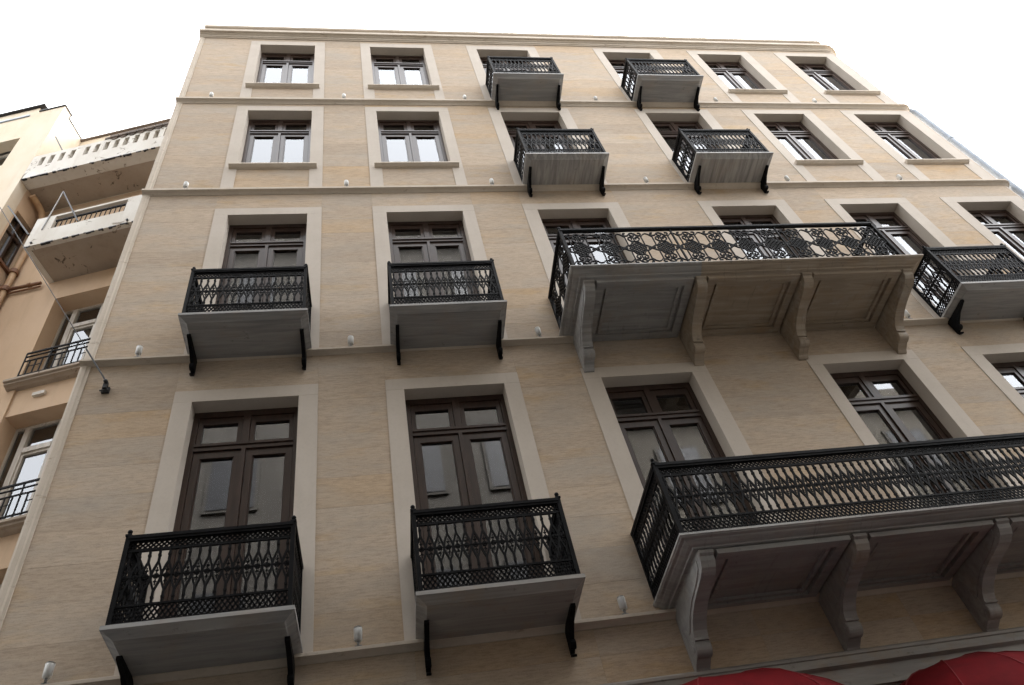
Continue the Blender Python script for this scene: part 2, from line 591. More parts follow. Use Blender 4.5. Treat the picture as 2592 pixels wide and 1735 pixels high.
course(5.06, 4.99)
course(9.03, 8.962, 0.08)
course(13.02, 12.918)
course(16.50, 16.372)
cor = [(12.06 + 0.34 * math.sin(t), 0.34 - 0.34 * math.cos(t), math.sin(t), -math.cos(t)) for t in [R(90) * k / 10 for k in range(11)]]
cpath = [fpath[0], (12.06, 0, 0, -1)] + cor[1:] + [(12.40, 3.0, 1, 0)]
bobj('cornice', MB().sweep(cpath, [(-0.02, 19.86), (0.02, 19.86), (0.03, 19.885), (0.045, 19.89), (0.05, 19.93), (0.085, 19.955), (0.09, 19.975),
                                   (0.13, 19.98), (0.135, 20.0), (0.135, 20.07), (0.13, 20.08), (-0.02, 20.10)]), M['course'])
ppath = [(XL, 0, 0, -1), (XR - 0.04, 0, 0, -1)] + [(x - 0.04, y, a, b) for x, y, a, b in arc[1:]] + [(XR + CR - 0.04, 3.0, 1, 0)]
bobj('parapet', MB().sweep(ppath, [(0.0, 20.02), (0.0, 20.50), (-0.25, 20.50), (-0.25, 20.02)]), M['surround'])
bobj('coping', MB().sweep(ppath, [(0.0, 20.50), (0.03, 20.505), (0.045, 20.53), (0.045, 20.60), (-0.29, 20.61), (-0.29, 20.50)]), M['course'])
bobj('shop_entablature', MB().sweep(fpath, [(-0.02, 4.475), (0.03, 4.475), (0.05, 4.455), (0.05, 4.43), (0.035, 4.425), (0.035, 4.375), (0.075, 4.365),
                                            (0.075, 4.335), (0.02, 4.32), (0.02, 4.20), (0.045, 4.19), (0.045, 4.14), (0.01, 4.13), (0.01, 3.9), (-0.02, 3.9)]), M['slab_w'])


# ------------------------------------------------------------------ windows
BLINDS = {(3, 0): (10.2, 11.70), (3, 1): (10.3, 11.70), (2, 2): (5.9, 7.66)}


def make_window(ci, fl):
    sL, oL, oR, sR = COLS[ci]
    f = FLOORS[fl]
    door = (fl, ci) in DOORS
    zb = f['z0'] if door else SILLZ[fl]
    T = f['oT']
    xc = (oL + oR) / 2
    w = oR - oL
    fr = MB()
    y0, y1 = 0.175, 0.26
    t = 0.06
    fr.box(oL, oL + t, y0, y1, zb, T).box(oR - t, oR, y0, y1, zb, T)
    fr.box(oL + t, oR - t, y0, y1, T - 0.085, T)
    fr.box(oL + t, oR - t, y0, y1, zb, zb + 0.05)
    zt0, zt1 = T - 0.60, T - 0.50                               # transom bar
    fr.box(oL + t, oR - t, y0 - 0.012, y1, zt0, zt1)
    fr.box(oL + t, oR - t, y0 - 0.028, y0 - 0.012, zt0 + 0.055, zt1 - 0.01)
    fr.box(xc - 0.04, xc + 0.04, y0, y1, zt1, T - 0.085)
    fr.box(xc - 0.022, xc + 0.022, y0 - 0.012, y1 - 0.02, zb + 0.05, zt0)
    win = bobj('window', fr, M['wood'])
    win.location = (xc - BX, 0, zb)
    win.data.transform(Matrix.Translation((-xc, 0, -zb)))

    def sub(name, mb, mat):
        o = obj(name, mb, mat, win)
        o.location = (-xc, 0, -zb)
        return o
    # sashes and panes
    for s in (-1, 1):
        xa, xb = (oL + t, xc - 0.04) if s < 0 else (xc + 0.04, oR - t)
        za, zb_ = zt1, T - 0.085
        e = 0.055
        m = MB().box(xa + .004, xa + e, 0.19, 0.245, za + .004, zb_ - .004).box(xb - e, xb - .004, 0.19, 0.245, za + .004, zb_ - .004)
        m.box(xa + e, xb - e, 0.19, 0.245, zb_ - 0.10, zb_ - .004).box(xa + e, xb - e, 0.19, 0.245, za + .004, za + 0.03)
        sub('transom_sash', m, M['wood'])
        sub('pane', MB().box(xa + e - .006, xb - e + .006, 0.216, 0.222, za + 0.024, zb_ - 0.094), M['glass'])
        xa, xb = (oL + t, xc - 0.022) if s < 0 else (xc + 0.022, oR - t)
        za, zb_ = zb + 0.05, zt0
        e = 0.075
        m = MB().box(xa + .004, xa + e, 0.185, 0.245, za + .004, zb_ - .004).box(xb - e, xb - .004, 0.185, 0.245, za + .004, zb_ - .004)
        m.box(xa + e, xb - e, 0.185, 0.245, zb_ - 0.095, zb_ - .004).box(xa + e, xb - e, 0.185, 0.245, za + .004, za + (0.45 if door else 0.10))
        # glazing beads
        m.box(xa + e, xa + e + .014, 0.2, 0.214, za + (0.45 if door else 0.10), zb_ - 0.095).box(xb - e - .014, xb - e, 0.2, 0.214, za + (0.45 if door else 0.10), zb_ - 0.095)
        sub('casement', m, M['wood'])
        sub('pane', MB().box(xa + e - .006, xb - e + .006, 0.216, 0.222, za + (0.444 if door else 0.094), zb_ - 0.089), M['glass'])
        if (fl, ci) in BLINDS:
            za, zb_ = BLINDS[(fl, ci)]
            bm = MB()
            z = zb_
            while z > za:
                tz = 0.010 + random.uniform(-.002, .002)
                bm.add([(xa + .02, 0.262, z - tz), (xb - .02, 0.262, z - tz), (xb - .02, 0.262 + 0.008, z + tz), (xa + .02, 0.262 + 0.008, z + tz)], [(0, 1, 2, 3)])
                z -= 0.036
            bo = sub('blind', bm, M['curtain'])
            bo['kind'] = 'stuff'
        # sheer curtain in folds, a gap left between some of them
        gap = random.choice([0, 0, 0, 0.10, 0.18]) if fl in (2, 3) else random.choice([0.0, 0.05])
        ca, cb = (oL - 0.05, xc + 0.01 - gap) if s < 0 else (xc - 0.01 + gap, oR + 0.05)
        nseg = 44
        ph = random.uniform(0, 6)
        pts = [(ca + (cb - ca) * k / nseg, 0.292 + 0.018 * math.sin(ph + k * 1.15) + 0.008 * math.sin(ph + k * 0.37)) for k in range(nseg + 1)]
        zt = T + 0.02
        vs = [(x, y, zb + 0.02) for x, y in pts] + [(x + random.uniform(-.004, .004), y * 0.6 + 0.4 * 0.292, zt) for x, y in pts]
        cm = MB().add(vs, [(k, k + 1, nseg + 2 + k, nseg + 1 + k) for k in range(nseg)], True)
        sub('curtain', cm, M['curtain'])
    if fl == 2 and ci < 3:
        sub('curtain_rod', MB().tube([(oL + 0.01, 0.29, zb + 1.74), (oR - 0.01, 0.29, zb + 1.74)], 0.011, 6), M['room'])
    # dressed stone surround, three or four pieces
    for a, b in ((sL, oL), (oR, sR)):
        sub('jamb_stone', MB().box(a, b, -0.010, 0.385, f['z0'] - 0.005 if door else SILLZ[fl], f['oT']), M['surround'])
        if not door:
            aa, bb = (a, b)
            sub('jamb_stone', MB().box(aa, bb, -0.010, 0.385, f['z0'] - 0.005, SILLZ[fl] - 0.002), M['surround'])
    sub('lintel_stone', MB().box(sL, sR, -0.010, 0.385, f['oT'] + 0.002, f['sT']), M['surround'])
    if not door:
        zt = SILLZ[fl]
        ex = 0.125
        prof = [(0.17, zt), (-0.085, zt - 0.012), (-0.09, zt - 0.05), (-0.075, zt - 0.06), (-0.045, zt - 0.085), (0.0, zt - 0.10), (0.17, zt - 0.10)]
        sub('sill', MB().prism(prof, oL - ex, oR + ex), M['course'])
    return win


for fl in (2, 3, 4, 5):
    for ci in range(6):
        make_window(ci, fl)


# ------------------------------------------------------------------ balcony ironwork (unit meshes shared)
PITCH = 0.0795


def arc_pts(cx, cz, r, a0, a1, n, y=0.0):
    return [(cx + r * math.cos(R(a0 + (a1 - a0) * k / n)), y, cz + r * math.sin(R(a0 + (a1 - a0) * k / n))) for k in range(n + 1)]


def baluster_mesh():
    """one cast unit: knobbed stem, pointed lozenge, ring with fleurs; height 1"""
    m = MB()
    w, d, hx = 0.0195, 0.016, PITCH / 2
    H = 0.545
    for s in (0, 1):
        q = (lambda z: z * H) if s == 0 else (lambda z: (1 - z) * H)
        m.bar((0, 0, q(0.0)), (0, 0, q(0.24)), w, d)
        m.box(-0.0125, 0.0125, -0.012, 0.012, min(q(0.08), q(0.115)), max(q(0.08), q(0.115)))
        for sx in (-1, 1):
            m.poly([(0, 0, q(0.22)), (sx * hx * 0.42, 0, q(0.31)), (sx * hx * 0.86, 0, q(0.42)), (sx * hx * 0.97, 0, q(0.5))], w * 0.9, d)
        # fleur inside the lozenge
        m.bar((0, 0, q(0.33)), (0, 0, q(0.44)), 0.009, 0.010)
        m.bar((-0.013, 0, q(0.385)), (0, 0, q(0.41)), 0.009, 0.010)
        m.bar((0.013, 0, q(0.385)), (0, 0, q(0.41)), 0.009, 0.010)
    m.poly(arc_pts(0, H / 2, 0.020, 0, 360, 8), 0.013, 0.014)
    return m.mesh('baluster', M['iron'])


BAL = baluster_mesh()


def strip_frame(L, H, posts=True):
    """rails and posts of one railing side in the x-z plane, origin at its left foot"""
    m = MB()
    m.box(0, L, -0.026, 0.026, H - 0.032, H)                                   # handrail
    m.box(0.0, L, -0.020, 0.020, H - 0.058, H - 0.032)
    k = H / 0.9
    for z, h in ((0.185 * k, 0.018), (0.735 * k, 0.018), (0.018, 0.03), (0.46 * k, 0.007)):
        m.box(0, L, -0.010, 0.010, z - h / 2, z + h / 2)
    return m


def lattice(m, L, z0, z1, ox=0.0):
    h = z1 - z0
    n = max(2, int(round(L / 0.042)))
    st = L / n
    for k in range(-1, n + 1):
        for s in (1, -1):
            x0, x1 = (k * st, (k + 2) * st) if s > 0 else ((k + 2) * st, k * st)
            a, b = (x0, z0), (x1, z1)
            # clip to 0..L
            if a[0] < 0 or a[0] > L:
                t = ((0 if a[0] < 0 else L) - a[0]) / (b[0] - a[0])
                a = (a[0] + t * (b[0] - a[0]), a[1] + t * (b[1] - a[1]))
            if b[0] < 0 or b[0] > L:
                t = ((0 if b[0] < 0 else L) - a[0]) / (b[0] - a[0])
                b = (a[0] + t * (b[0] - a[0]), a[1] + t * (b[1] - a[1]))
            if abs(a[0] - b[0]) > 1e-4:
                m.bar((a[0], 0, a[1]), (b[0], 0, b[1]), 0.0135, 0.011)
    return m


def side_transform(kind, x0, x1, y):
    """loc, rotz, length of each side of a railing box"""
    return {'front': ((x0, -y, 0), 0.0, x1 - x0), 'left': ((x0, 0.0, 0), -math.pi / 2, y), 'right': ((x1, 0.0, 0), -math.pi / 2, y)}[kind]


def railing(bal, zslab, x0, x1, y, H, sides=('front', 'left', 'right'), fill='baluster', xcut=None):
    for kind in sides:
        loc, rz, L = side_transform(kind, x0, x1, y)
        loc = (loc[0], loc[1], zslab)
        m = strip_frame(L, H)
        obj('rail_frame', m, M['iron'], bal, loc=loc, rot=(0, 0, rz))
        k = H / 0.9
        if fill == 'baluster':
            for za, zc in ((0.033, 0.185 * k - 0.009), (0.735 * k + 0.009, H - 0.058)):
                obj('lattice_band', lattice(MB(), L, za, zc), M['iron'], bal, loc=loc, rot=(0, 0, rz))
            n = int(round(L / PITCH))
            for i in range(n):
                t = (i + 0.5) / n * L
                p = Vector((t, 0, 0.194 * k))
                p.rotate(Matrix.Rotation(rz, 3, 'Z'))
                if xcut and loc[0] + p.x > xcut:
                    continue
                obj('baluster', BAL, None, bal, loc=(loc[0] + p.x, loc[1] + p.y, loc[2] + p.z), rot=(0, 0, rz), scale=(L / n / PITCH, 1, 0.532 * k / 0.545))
    # posts with finials, front corners and at the wall
    pts = [(x0, -y), (x0, -0.02)] if 'right' not in sides else [(x0, -y), (x1, -y), (x0, -0.02), (x1, -0.02)]
    for px, py in pts:
        pm = MB().box(px - 0.019, px + 0.019, py - 0.019, py + 0.019, zslab, zslab + H + 0.012)
        if py < -0.1:
            pm.box(px - 0.026, px + 0.026, py - 0.026, py + 0.026, zslab + H, zslab + H + 0.016)
            pm.tube([(px, py, zslab + H + 0.016), (px, py, zslab + H + 0.035)], [0.014, 0.012], 8)
            pm.sphere((px, py, zslab + H + 0.052), 0.022)
        obj('rail_post', pm, M['iron'], bal)


def iron_bracket(x, y_out, drop):
    """flat iron bracket under a slab with a scrolled foot, origin at slab underside on the wall"""
    m = MB()
    w = 0.042
    pr = [(0.0, 0.0), (-y_out, 0.0), (-y_out, -0.03), (-y_out * 0.6, -0.075), (-0.16, -0.13), (-0.085, -0.19), (-0.06, -drop + 0.02), (0.0, -drop)]
    m.prism(pr, x - w / 2, x + w / 2)
    m.prism([(-0.085 + 0.045 * math.cos(a), -drop + 0.055 + 0.045 * math.sin(a)) for a in [2 * math.pi * k / 12 for k in range(12)]], x - w / 2 - .004, x + w / 2 + .004)
    m.prism([(-0.02, -drop), (-0.075, -drop - 0.035), (-0.06, -drop - 0.05), (-0.01, -drop - 0.025)], x - w / 2, x + w / 2)
    return m


def small_balcony(ci, fl, proj, mat, H, label=None):
    xc = (COLS[ci][1] + COLS[ci][2]) / 2 + (0.0 if ci != 3 else -0.03)
    hw, zb, th = 0.722, SLABZ[fl], 0.09
    prof = [(0.0, zb), (-proj + 0.085, zb), (-proj + 0.075, zb + 0.010), (-proj + 0.045, zb + 0.028), (-proj + 0.014, zb + 0.048), (-proj, zb + 0.054), (-proj, zb + th), (0.0, zb + th)]
    # moulded on three sides: stack of shrinking plates following the profile
    m = MB()
    rings = []
    for yy, zz in prof[1:7]:
        ins = yy + proj
        rings.append([(-hw + ins, yy, zz), (hw - ins, yy, zz), (hw - ins, 0.0, zz), (-hw + ins, 0.0, zz)])
    vs = [v for r_ in rings for v in r_]
    fs = []
    for i in range(len(rings) - 1):
        for k in range(4):
            fs.append((i * 4 + k, i * 4 + (k + 1) % 4, (i + 1) * 4 + (k + 1) % 4, (i + 1) * 4 + k))
    fs += [(3, 2, 1, 0), tuple(range((len(rings) - 1) * 4, len(rings) * 4))]
    m.add(vs, fs)
    bal = bobj('balcony', m, mat)
    bal.location = (xc - BX, 0, 0)
    ry = proj - 0.045
    railing(bal, zb + th, -hw + 0.045, hw - 0.045, ry, H)
    for s in (-1, 1):
        b = iron_bracket(0.0, 0.43, 0.25)
        obj('bracket', b, M['iron'], bal, loc=(s * (hw - 0.085), 0, zb - 0.001))
    if label:
        bal['label'] = label
    return bal


small_balcony(0, 2, 0.735, M['slab_x'], 0.84)
small_balcony(1, 2, 0.735, M['slab_w'], 0.84, 'small balcony with reddish stained underside')
small_balcony(0, 3, 0.672, M['slab_x'], 0.90)
small_balcony(1, 3, 0.675, M['slab_x'], 0.90)
small_balcony(4, 3, 0.672, M['slab_x'], 0.90)
small_balcony(2, 4, 0.635, M['slab_y'], 0.94)
small_balcony(3, 4, 0.635, M['slab_y'], 0.94)
small_balcony(2, 5, 0.63, M['slab_x'], 0.92)
small_balcony(3, 5, 0.64, M['slab_x'], 0.92)


def ornate_mesh():
    """cast panel: cross-hatched quatrefoil medallion, scrolls above and below, height 1 = 0.72 m"""
    m = MB()
    W, H, d = 0.377, 0.76, 0.018
    t = 0.0155
    cz = H * 0.47
    # lobed medallion outline
    pts = []
    for k in range(33):
        a = 2 * math.pi * k / 32
        rr = 0.115 + 0.022 * abs(math.cos(2 * a)) + 0.016 * math.cos(4 * a)
        pts.append((rr * 1.12 * math.cos(a), 0, cz + rr * math.sin(a)))
    m.poly(pts, t, d)
    for k in range(-2, 3):
        o = k * 0.042
        hl = math.sqrt(max(0.001, 0.118 ** 2 - o ** 2))
        r2 = math.sqrt(0.5)
        for sx in (1, -1):
            a = ((o * r2 - hl * r2) * sx, 0, cz + o * r2 + hl * r2)
            b = ((o * r2 + hl * r2) * sx, 0, cz + o * r2 - hl * r2)
            m.bar(a, b, 0.011, d)
    for sx in (-1, 1):                                       # small leaves where the medallions meet
        m.poly(arc_pts(sx * 0.165, cz, 0.022, 0, 360, 8), t, d)
    for s in (-1, 1):
        zz = lambda v: (cz + v) if s > 0 else (cz - v * 0.92)
        for sx in (-1, 1):
            m.bar((sx * 0.112, 0, zz(0.085)), (sx * 0.112, 0, zz(0.30)), 0.011, d)
            m.poly([(sx * 0.112, 0, zz(0.26)), (sx * 0.155, 0, zz(0.315)), (sx * 0.188, 0, zz(0.335))], 0.011, d)
            # facing C scrolls
            m.poly([(sx * 0.012, 0, zz(0.145)), (sx * 0.05, 0, zz(0.165)), (sx * 0.078, 0, zz(0.205)), (sx * 0.07, 0, zz(0.245)), (sx * 0.035, 0, zz(0.255)), (sx * 0.02, 0, zz(0.23))], t, d)
            m.poly([(sx * 0.03, 0, zz(0.34)), (sx * 0.065, 0, zz(0.29)), (sx * 0.10, 0, zz(0.285)), (sx * 0.125, 0, zz(0.315)), (sx * 0.115, 0, zz(0.345)), (sx * 0.085, 0, zz(0.345))], t, d)
            m.sphere((sx * 0.03, 0, zz(0.215)), 0.013, 6, 4)
        m.poly(arc_pts(0, zz(0.315), 0.034, 0, 360, 8), t, d)
        m.bar((0, 0, zz(0.14)), (0, 0, zz(0.28)), 0.012, d)
    return m.mesh('ornate_panel', M['iron'])


ORN = ornate_mesh()


def console(x, zt, w=0.132):
    """stone S-scroll console under a long balcony, profile in y-z"""
    up_ = [(0.0, 0.0), (-0.99, 0.0), (-0.99, -0.03), (-0.965, -0.045), (-0.955, -0.085), (-0.92, -0.13), (-0.85, -0.165), (-0.75, -0.185), (-0.64, -0.20), (-0.53, -0.222),
           (-0.43, -0.255), (-0.345, -0.30), (-0.285, -0.35), (-0.255, -0.40)]
    scroll = [(-0.165 + 0.080 * math.cos(R(a)), -0.465 + 0.080 * math.sin(R(a))) for a in range(150, 300, 15)]
    prof = up_ + [(-0.262, -0.425)] + scroll + [(-0.06, -0.585), (-0.03, -0.62), (0.0, -0.625)]
    m = MB().prism([(y, z + zt) for y, z in prof], x - w / 2, x + w / 2)
    # raised side fillets and rolled foot proud of the body
    roll_ = [(-0.165 + 0.075 * math.cos(R(a)), -0.465 + 0.075 * math.sin(R(a)) + zt) for a in range(0, 360, 24)]
    m.prism(roll_, x - w / 2 - 0.006, x + w / 2 + 0.006)
    eye = [(-0.165 + 0.03 * math.cos(R(a)), -0.465 + 0.03 * math.sin(R(a)) + zt) for a in range(0, 360, 40)]
    m.prism(eye, x - w / 2 - 0.012, x + w / 2 + 0.012)
    inset = [(-0.88, -0.03), (-0.86, -0.10), (-0.72, -0.15), (-0.5, -0.185), (-0.36, -0.235), (-0.22, -0.33), (-0.18, -0.33), (-0.18, -0.03)]
    m.prism([(y, z + zt) for y, z in inset], x - w / 2 - 0.008, x + w / 2 + 0.008)
    return m


def long_balcony(fl, x0, x1, yf, mat, mat2, label):
    zb = {3: 9.0, 2: 5.065}[fl]
    zt = zb + 0.10
    m = MB()
    lvl = [(0.17, zb), (0.16, zb + 0.010), (0.125, zb + 0.014), (0.118, zb + 0.026), (0.09, zb + 0.034), (0.055, zb + 0.052), (0.045, zb + 0.062), (0.016, zb + 0.068), (0.008, zb + 0.078), (0.0, zb + 0.080), (0.0, zt)]
    xm = x0 + 1.72

    def seg(xa, xb, left, right):
        q = MB()
        vs, fs = [], []
        for ins, z in lvl:
            la, lb = (ins if left else 0), (ins if right else 0)
            vs += [(xa + la, -yf + ins, z), (xb - lb, -yf + ins, z), (xb - lb, 0, z), (xa + la, 0, z)]
        for i in range(len(lvl) - 1):
            for k in range(4):
                fs.append((i * 4 + k, i * 4 + (k + 1) % 4, (i + 1) * 4 + (k + 1) % 4, (i + 1) * 4 + k))
        fs += [(3, 2, 1, 0), tuple(range((len(lvl) - 1) * 4, len(lvl) * 4))]
        return q.add(vs, fs)
    m = seg(x0, xm - 0.001, True, False)
    bal = bobj('long_balcony', m, mat)
    bal.location = (-BX, 0, 0)
    bal['label'] = label
    o2 = obj('slab_stone', seg(xm + 0.001, x1, False, True), mat2, bal)
    o2['label'] = 'browner slab length of the long balcony'
    cx = [x0 + 0.235 + (x1 - x0 - 0.47) * k / 3 for k in range(4)]
    for k, x in enumerate(cx):
        obj('console', console(x, zb), mat if k == 0 else mat2, bal)
    for kk, (a, b) in enumerate(zip(cx[:-1], cx[1:])):
        a, b = a + 0.10, b - 0.10
        s = MB()
        ya, yb = -0.98, -0.015
        for k, (e, dz) in enumerate(((0.0, 0.045), (0.14, 0.028))):
            ww = 0.10 if k == 0 else 0.035
            z1 = zb - 0.0015
            s.box(a + e, b - e, ya + e * .8, ya + e * .8 + ww, z1 - dz, z1)
            s.box(a + e, b - e, yb - e * .8 - ww, yb - e * .8, z1 - dz, z1)
            s.box(a + e, a + e + ww, ya + e * .8 + ww, yb - e * .8 - ww, z1 - dz, z1)
            s.box(b - e - ww, b - e, ya + e * .8 + ww, yb - e * .8 - ww, z1 - dz, z1)
        obj('soffit_panel', s, mat if kk == 0 else mat2, bal)
    return bal, zt


lb3, zt3 = long_balcony(3, 2.50, 7.40, 1.15, M['slab_g'], M['slab_b'], 'long balcony with ornate medallion railing on four stone consoles')
L3, R3, Y3, H3 = 2.565, 7.12, 1.10, 0.86
for kind in ('front', 'left', 'right'):
    loc, rz, L = side_transform(kind, L3, R3, Y3)
    m = MB()
    m.box(0, L, -0.028, 0.028, H3 - 0.034, H3)
    m.box(0, L, -0.018, 0.018, H3 - 0.05, H3 - 0.034)
    m.box(0, L, -0.010, 0.010, 0.02, 0.04)
    for q in ((0, 4, 8, 12) if kind == 'front' else (0, 3)):
        x = L * q / (12 if kind == 'front' else 3)
        m.box(x - 0.009, x + 0.009, -0.012, 0.012, 0, H3 - 0.034)
    obj('rail_frame', m, M['iron'], lb3, loc=(loc[0], loc[1], zt3), rot=(0, 0, rz))
    n = 12 if kind == 'front' else 3
    for i in range(n):
        t = (i + 0.5) * L / n
        p = Vector((t, 0, 0.045))
        p.rotate(Matrix.Rotation(rz, 3, 'Z'))
        obj('ornate_panel', ORN, None, lb3, loc=(loc[0] + p.x, loc[1] + p.y, zt3 + p.z), rot=(0, 0, rz), scale=(L / n / 0.377, 1, 1.0))
for px, py in ((L3, -Y3), (R3, -Y3), (L3, -0.02), (R3, -0.02)):
    pm = MB().box(px - 0.02, px + 0.02, py - 0.02, py + 0.02, zt3, zt3 + H3 + 0.01)
    if py < -0.1:
        pm.sphere((px, py, zt3 + H3 + 0.04), 0.026)
    obj('rail_post', pm, M['iron'], lb3)

lb2, zt2 = long_balcony(2, 2.53, 7.40, 1.12, M['slab_g'], M['slab_p'], 'lowest long balcony with lozenge railing on stone consoles')
railing(lb2, zt2, 2.575, 7.33, 1.07, 0.80, sides=('front', 'left'), xcut=6.5)


# ------------------------------------------------------------------ spotlights on the string courses
def spotlight(x, z, label, first=[None]):
    if first[0] is None:
        root = thing('wall_spotlight', label, 'spotlight', (x, -0.05, z), 0.0, 'white spotlights along the string courses')
        b = MB().box(-0.03, 0.03, -0.025, 0.03, 0.0, 0.012).box(-0.01, 0.01, -0.03, -0.012, 0.012, 0.075)
        obj('mount', b, M['steel'], root)
        h = MB().tube([(0, -0.02, 0.05), (0, -0.02, 0.06), (0, -0.024, 0.165), (0, -0.024, 0.175)], [0.026, 0.036, 0.038, 0.036], 12)
        hd = obj('lamp_head', h, M['white'], root)
        obj('lens', MB().tube([(0, -0.024, 0.176), (0, -0.024, 0.179)], 0.030, 12), M['lens'], hd)
        first[0] = root
        return root
    src = first[0]
    r_ = src.copy()
    COL.objects.link(r_)
    r_.location = (x, -0.05, z)
    r_.rotation_euler = (0, 0, random.uniform(-0.3, 0.3))
    tag(r_, label, 'spotlight', 'white spotlights along the string courses')
    for ch in list(src.children):
        c_ = ch.copy()
        COL.objects.link(c_)
        c_.parent = r_
        for g in ch.children:
            d_ = g.copy()
            COL.objects.link(d_)
            d_.parent = c_
    return r_


SPX = [-2.67, -0.19, 2.22, 4.975, 7.69, 10.03]
PIER = ['left of the first window', 'between first and second windows', 'between second and third windows',
        'between the two balcony columns', 'right of the right balcony column', 'between the two rightmost windows']
for fl, zc, nm in ((5, 16.50, 'top course'), (4, 13.02, 'second course from the top'), (3, 9.03, 'third course from the top'), (2, 5.06, 'lowest course')):
    for k, x in enumerate(SPX):
        if fl == 3 and k in (3, 5) or fl == 2 and k > 2:
            continue
        spotlight(x + random.uniform(-.01, .01), zc, 'white spotlight on the %s, %s' % (nm, PIER[k]))

# ------------------------------------------------------------------ anchor and cable on the left pier
anc = thing('cable_anchor', 'black wall anchor on the left pier holding a cable that runs up to the left', 'anchor', (-2.93, 0, 8.55))
pl = MB().box(-0.042, 0.042, -0.03, 0.0, -0.05, 0.03).box(-0.022, 0.022, -0.075, -0.03, -0.02, 0.08).tube([(-0.05, -0.05, -0.045), (0.05, -0.05, -0.045)], 0.010, 8)
pl.sphere((0.0, -0.09, 0.07), 0.024)
obj('anchor_plate', pl, M['dark'], anc)
a0, a1 = Vector((0.0, -0.09, 0.075)), Vector((-4.77, -0.5, 11.73)) - Vector((-2.93, 0, 8.55))
turn = a0 + (a1 - a0) * 0.16
obj('turnbuckle', MB().tube([a0, turn], 0.010, 8), M['dark'], anc)
ext = a0 + (a1 - a0) * 2.2
pts = []
for k in range(25):
    t = k / 24
    p = turn + (ext - turn) * t
    pts.append(p)
obj('cable', MB().tube(pts, 0.0055, 6), M['dark'], anc)

# ------------------------------------------------------------------ downpipe at the right corner
dp = thing('downpipe', 'blue grey downpipe running down the right corner of the stone building', 'pipe', (12.51, 0.10, 0.13))
obj('pipe', MB().tube([(-0.12, 0.03, 16.40), (-0.06, 0.01, 16.38), (0, 0, 16.28), (0, 0, 8.0), (0, 0, 0.05)], 0.078, 12), M['bluegrey'], dp)
for z in (14.9, 12.35, 10.2, 6.5):
    obj('pipe_clip', MB().tube([(0, 0, z), (0, 0, z + 0.04)], 0.09, 12).box(-0.2, -0.06, 0.03, 0.06, z, z + 0.03), M['bluegrey'], dp)

# ------------------------------------------------------------------ red dome awnings over the shops
def awning(label, xc, yb, zb, rx, ry, rz, gores, ex=2.0):
    root = thing('shop_awning', label, 'awning', (xc, yb, zb), 0.0, 'red dome awnings over the shop front')
    nu, nv = gores * 3, 10

    def P(u, v, k=1.0):
        a = math.pi * u
        b = v * math.pi / 2
        cx, sy = math.cos(a), math.sin(a)
        e = 2.0 / ex
        px = math.copysign(abs(cx) ** e, cx)
        py = sy ** e
        return (-px * rx * math.cos(b) ** 0.9 * k, -py * ry * math.cos(b) ** 0.9 * k, rz * math.sin(b) * k)
    for g in range(gores):
        m = MB()
        vs, fs = [], []
        for i in range(4):
            for j in range(nv + 1):
                u = (g + i / 3) / gores
                sag = 1 - 0.018 * math.sin(math.pi * i / 3) * math.sin(math.pi * j / nv)
                vs.append(P(u, j / nv, sag))
        for i in range(3):
            for j in range(nv):
                q = i * (nv + 1) + j
                fs.append((q, q + nv + 1, q + nv + 2, q + 1))
        m.add(vs, fs, True)
        obj('canvas_gore', m, M['red'], root)
    m = MB()
    for g in range(gores + 1):
        m.tube([P(g / gores, j / nv, 1.002) for j in range(nv + 1)], 0.005, 6)
    m.tube([P(k / 24, 0.0, 1.0) for k in range(25)], 0.014, 6)
    obj('awning_piping', m, M['darkred'], root)
    v = MB()
    vs = [P(k / 24, 0) for k in range(25)] + [(p[0], p[1], -0.2 - 0.03 * (k % 2)) for k, p in enumerate([P(k / 24, 0) for k in range(25)])]
    v.add(vs, [(k, k + 1, 26 + k, 25 + k) for k in range(24)])
    obj('valance', v, M['red'], root)
    return root


awning('long low red awning, left one of the two, only its top showing', 2.78, -0.02, 3.33, 1.18, 1.05, 0.98, 5, 3.2)
awning('tall domed dark red awning in the bottom right corner', 4.98, -0.02, 3.20, 1.20, 1.1, 0.98, 6, 2.2)

# ------------------------------------------------------------------ left neighbour, turned a little to the street
TH = R(-14.5)
nb = thing('peach_building', 'peach and cream plastered building with balconies behind the left edge of the stone building', 'building', (-3.26, 2.2, 0), TH)


def nobj(name, mb, mat, parent=None):
    """local x = s along the facade, local y = -d (d towards the street)"""
    return obj(name, mb, mat, parent or nb)


NW = [(-2.37, -0.83, 5.75, 8.11, 7.6), (-2.37, -0.83, 8.80, 11.08, 10.6), (-2.37, -0.83, 11.82, 14.08, 13.6)]
w = MB()
S0, S1 = -3.64, -0.02
w.box(S0, -2.37, 0.0, 0.36, 0, 17.70).box(-0.83, S1, 0.0, 0.36, 0, 17.70)
prev = 0.0
for a, b, z0, z1, _ in NW:
    w.box(-2.37, -0.83, 0.0, 0.36, prev, z0)
    prev = z1
w.box(-2.37, -0.83, 0.0, 0.36, prev, 17.70)
nobj('wall', w, M['peach'])
nobj('upper_wall', MB().box(S0, S1, 0.002, 0.30, 17.70, 21.14), M['cream'])
nobj('roof_edge', MB().box(S0 - 0.02, S1, -0.05, 0.36, 21.14, 21.20), M['tile'])
nobj('room_back', MB().box(S0, S1, 1.4, 1.5, 0, 17.6).box(S0, S1, 0.36, 1.4, 11.3, 11.4).box(S0, S1, 0.36, 1.4, 8.3, 8.4).box(S0, S1, 0.36, 1.4, 14.3, 14.4), M['room'])
# shallow pilaster step beside the windows
nobj('window_strip', MB().box(-2.535, -2.372, -0.035, 0.05, 3.0, 14.55), M['peach'])
nobj('lintel_band', MB().box(-2.535, S1, -0.033, 0.05, 14.085, 14.6), M['peach'])


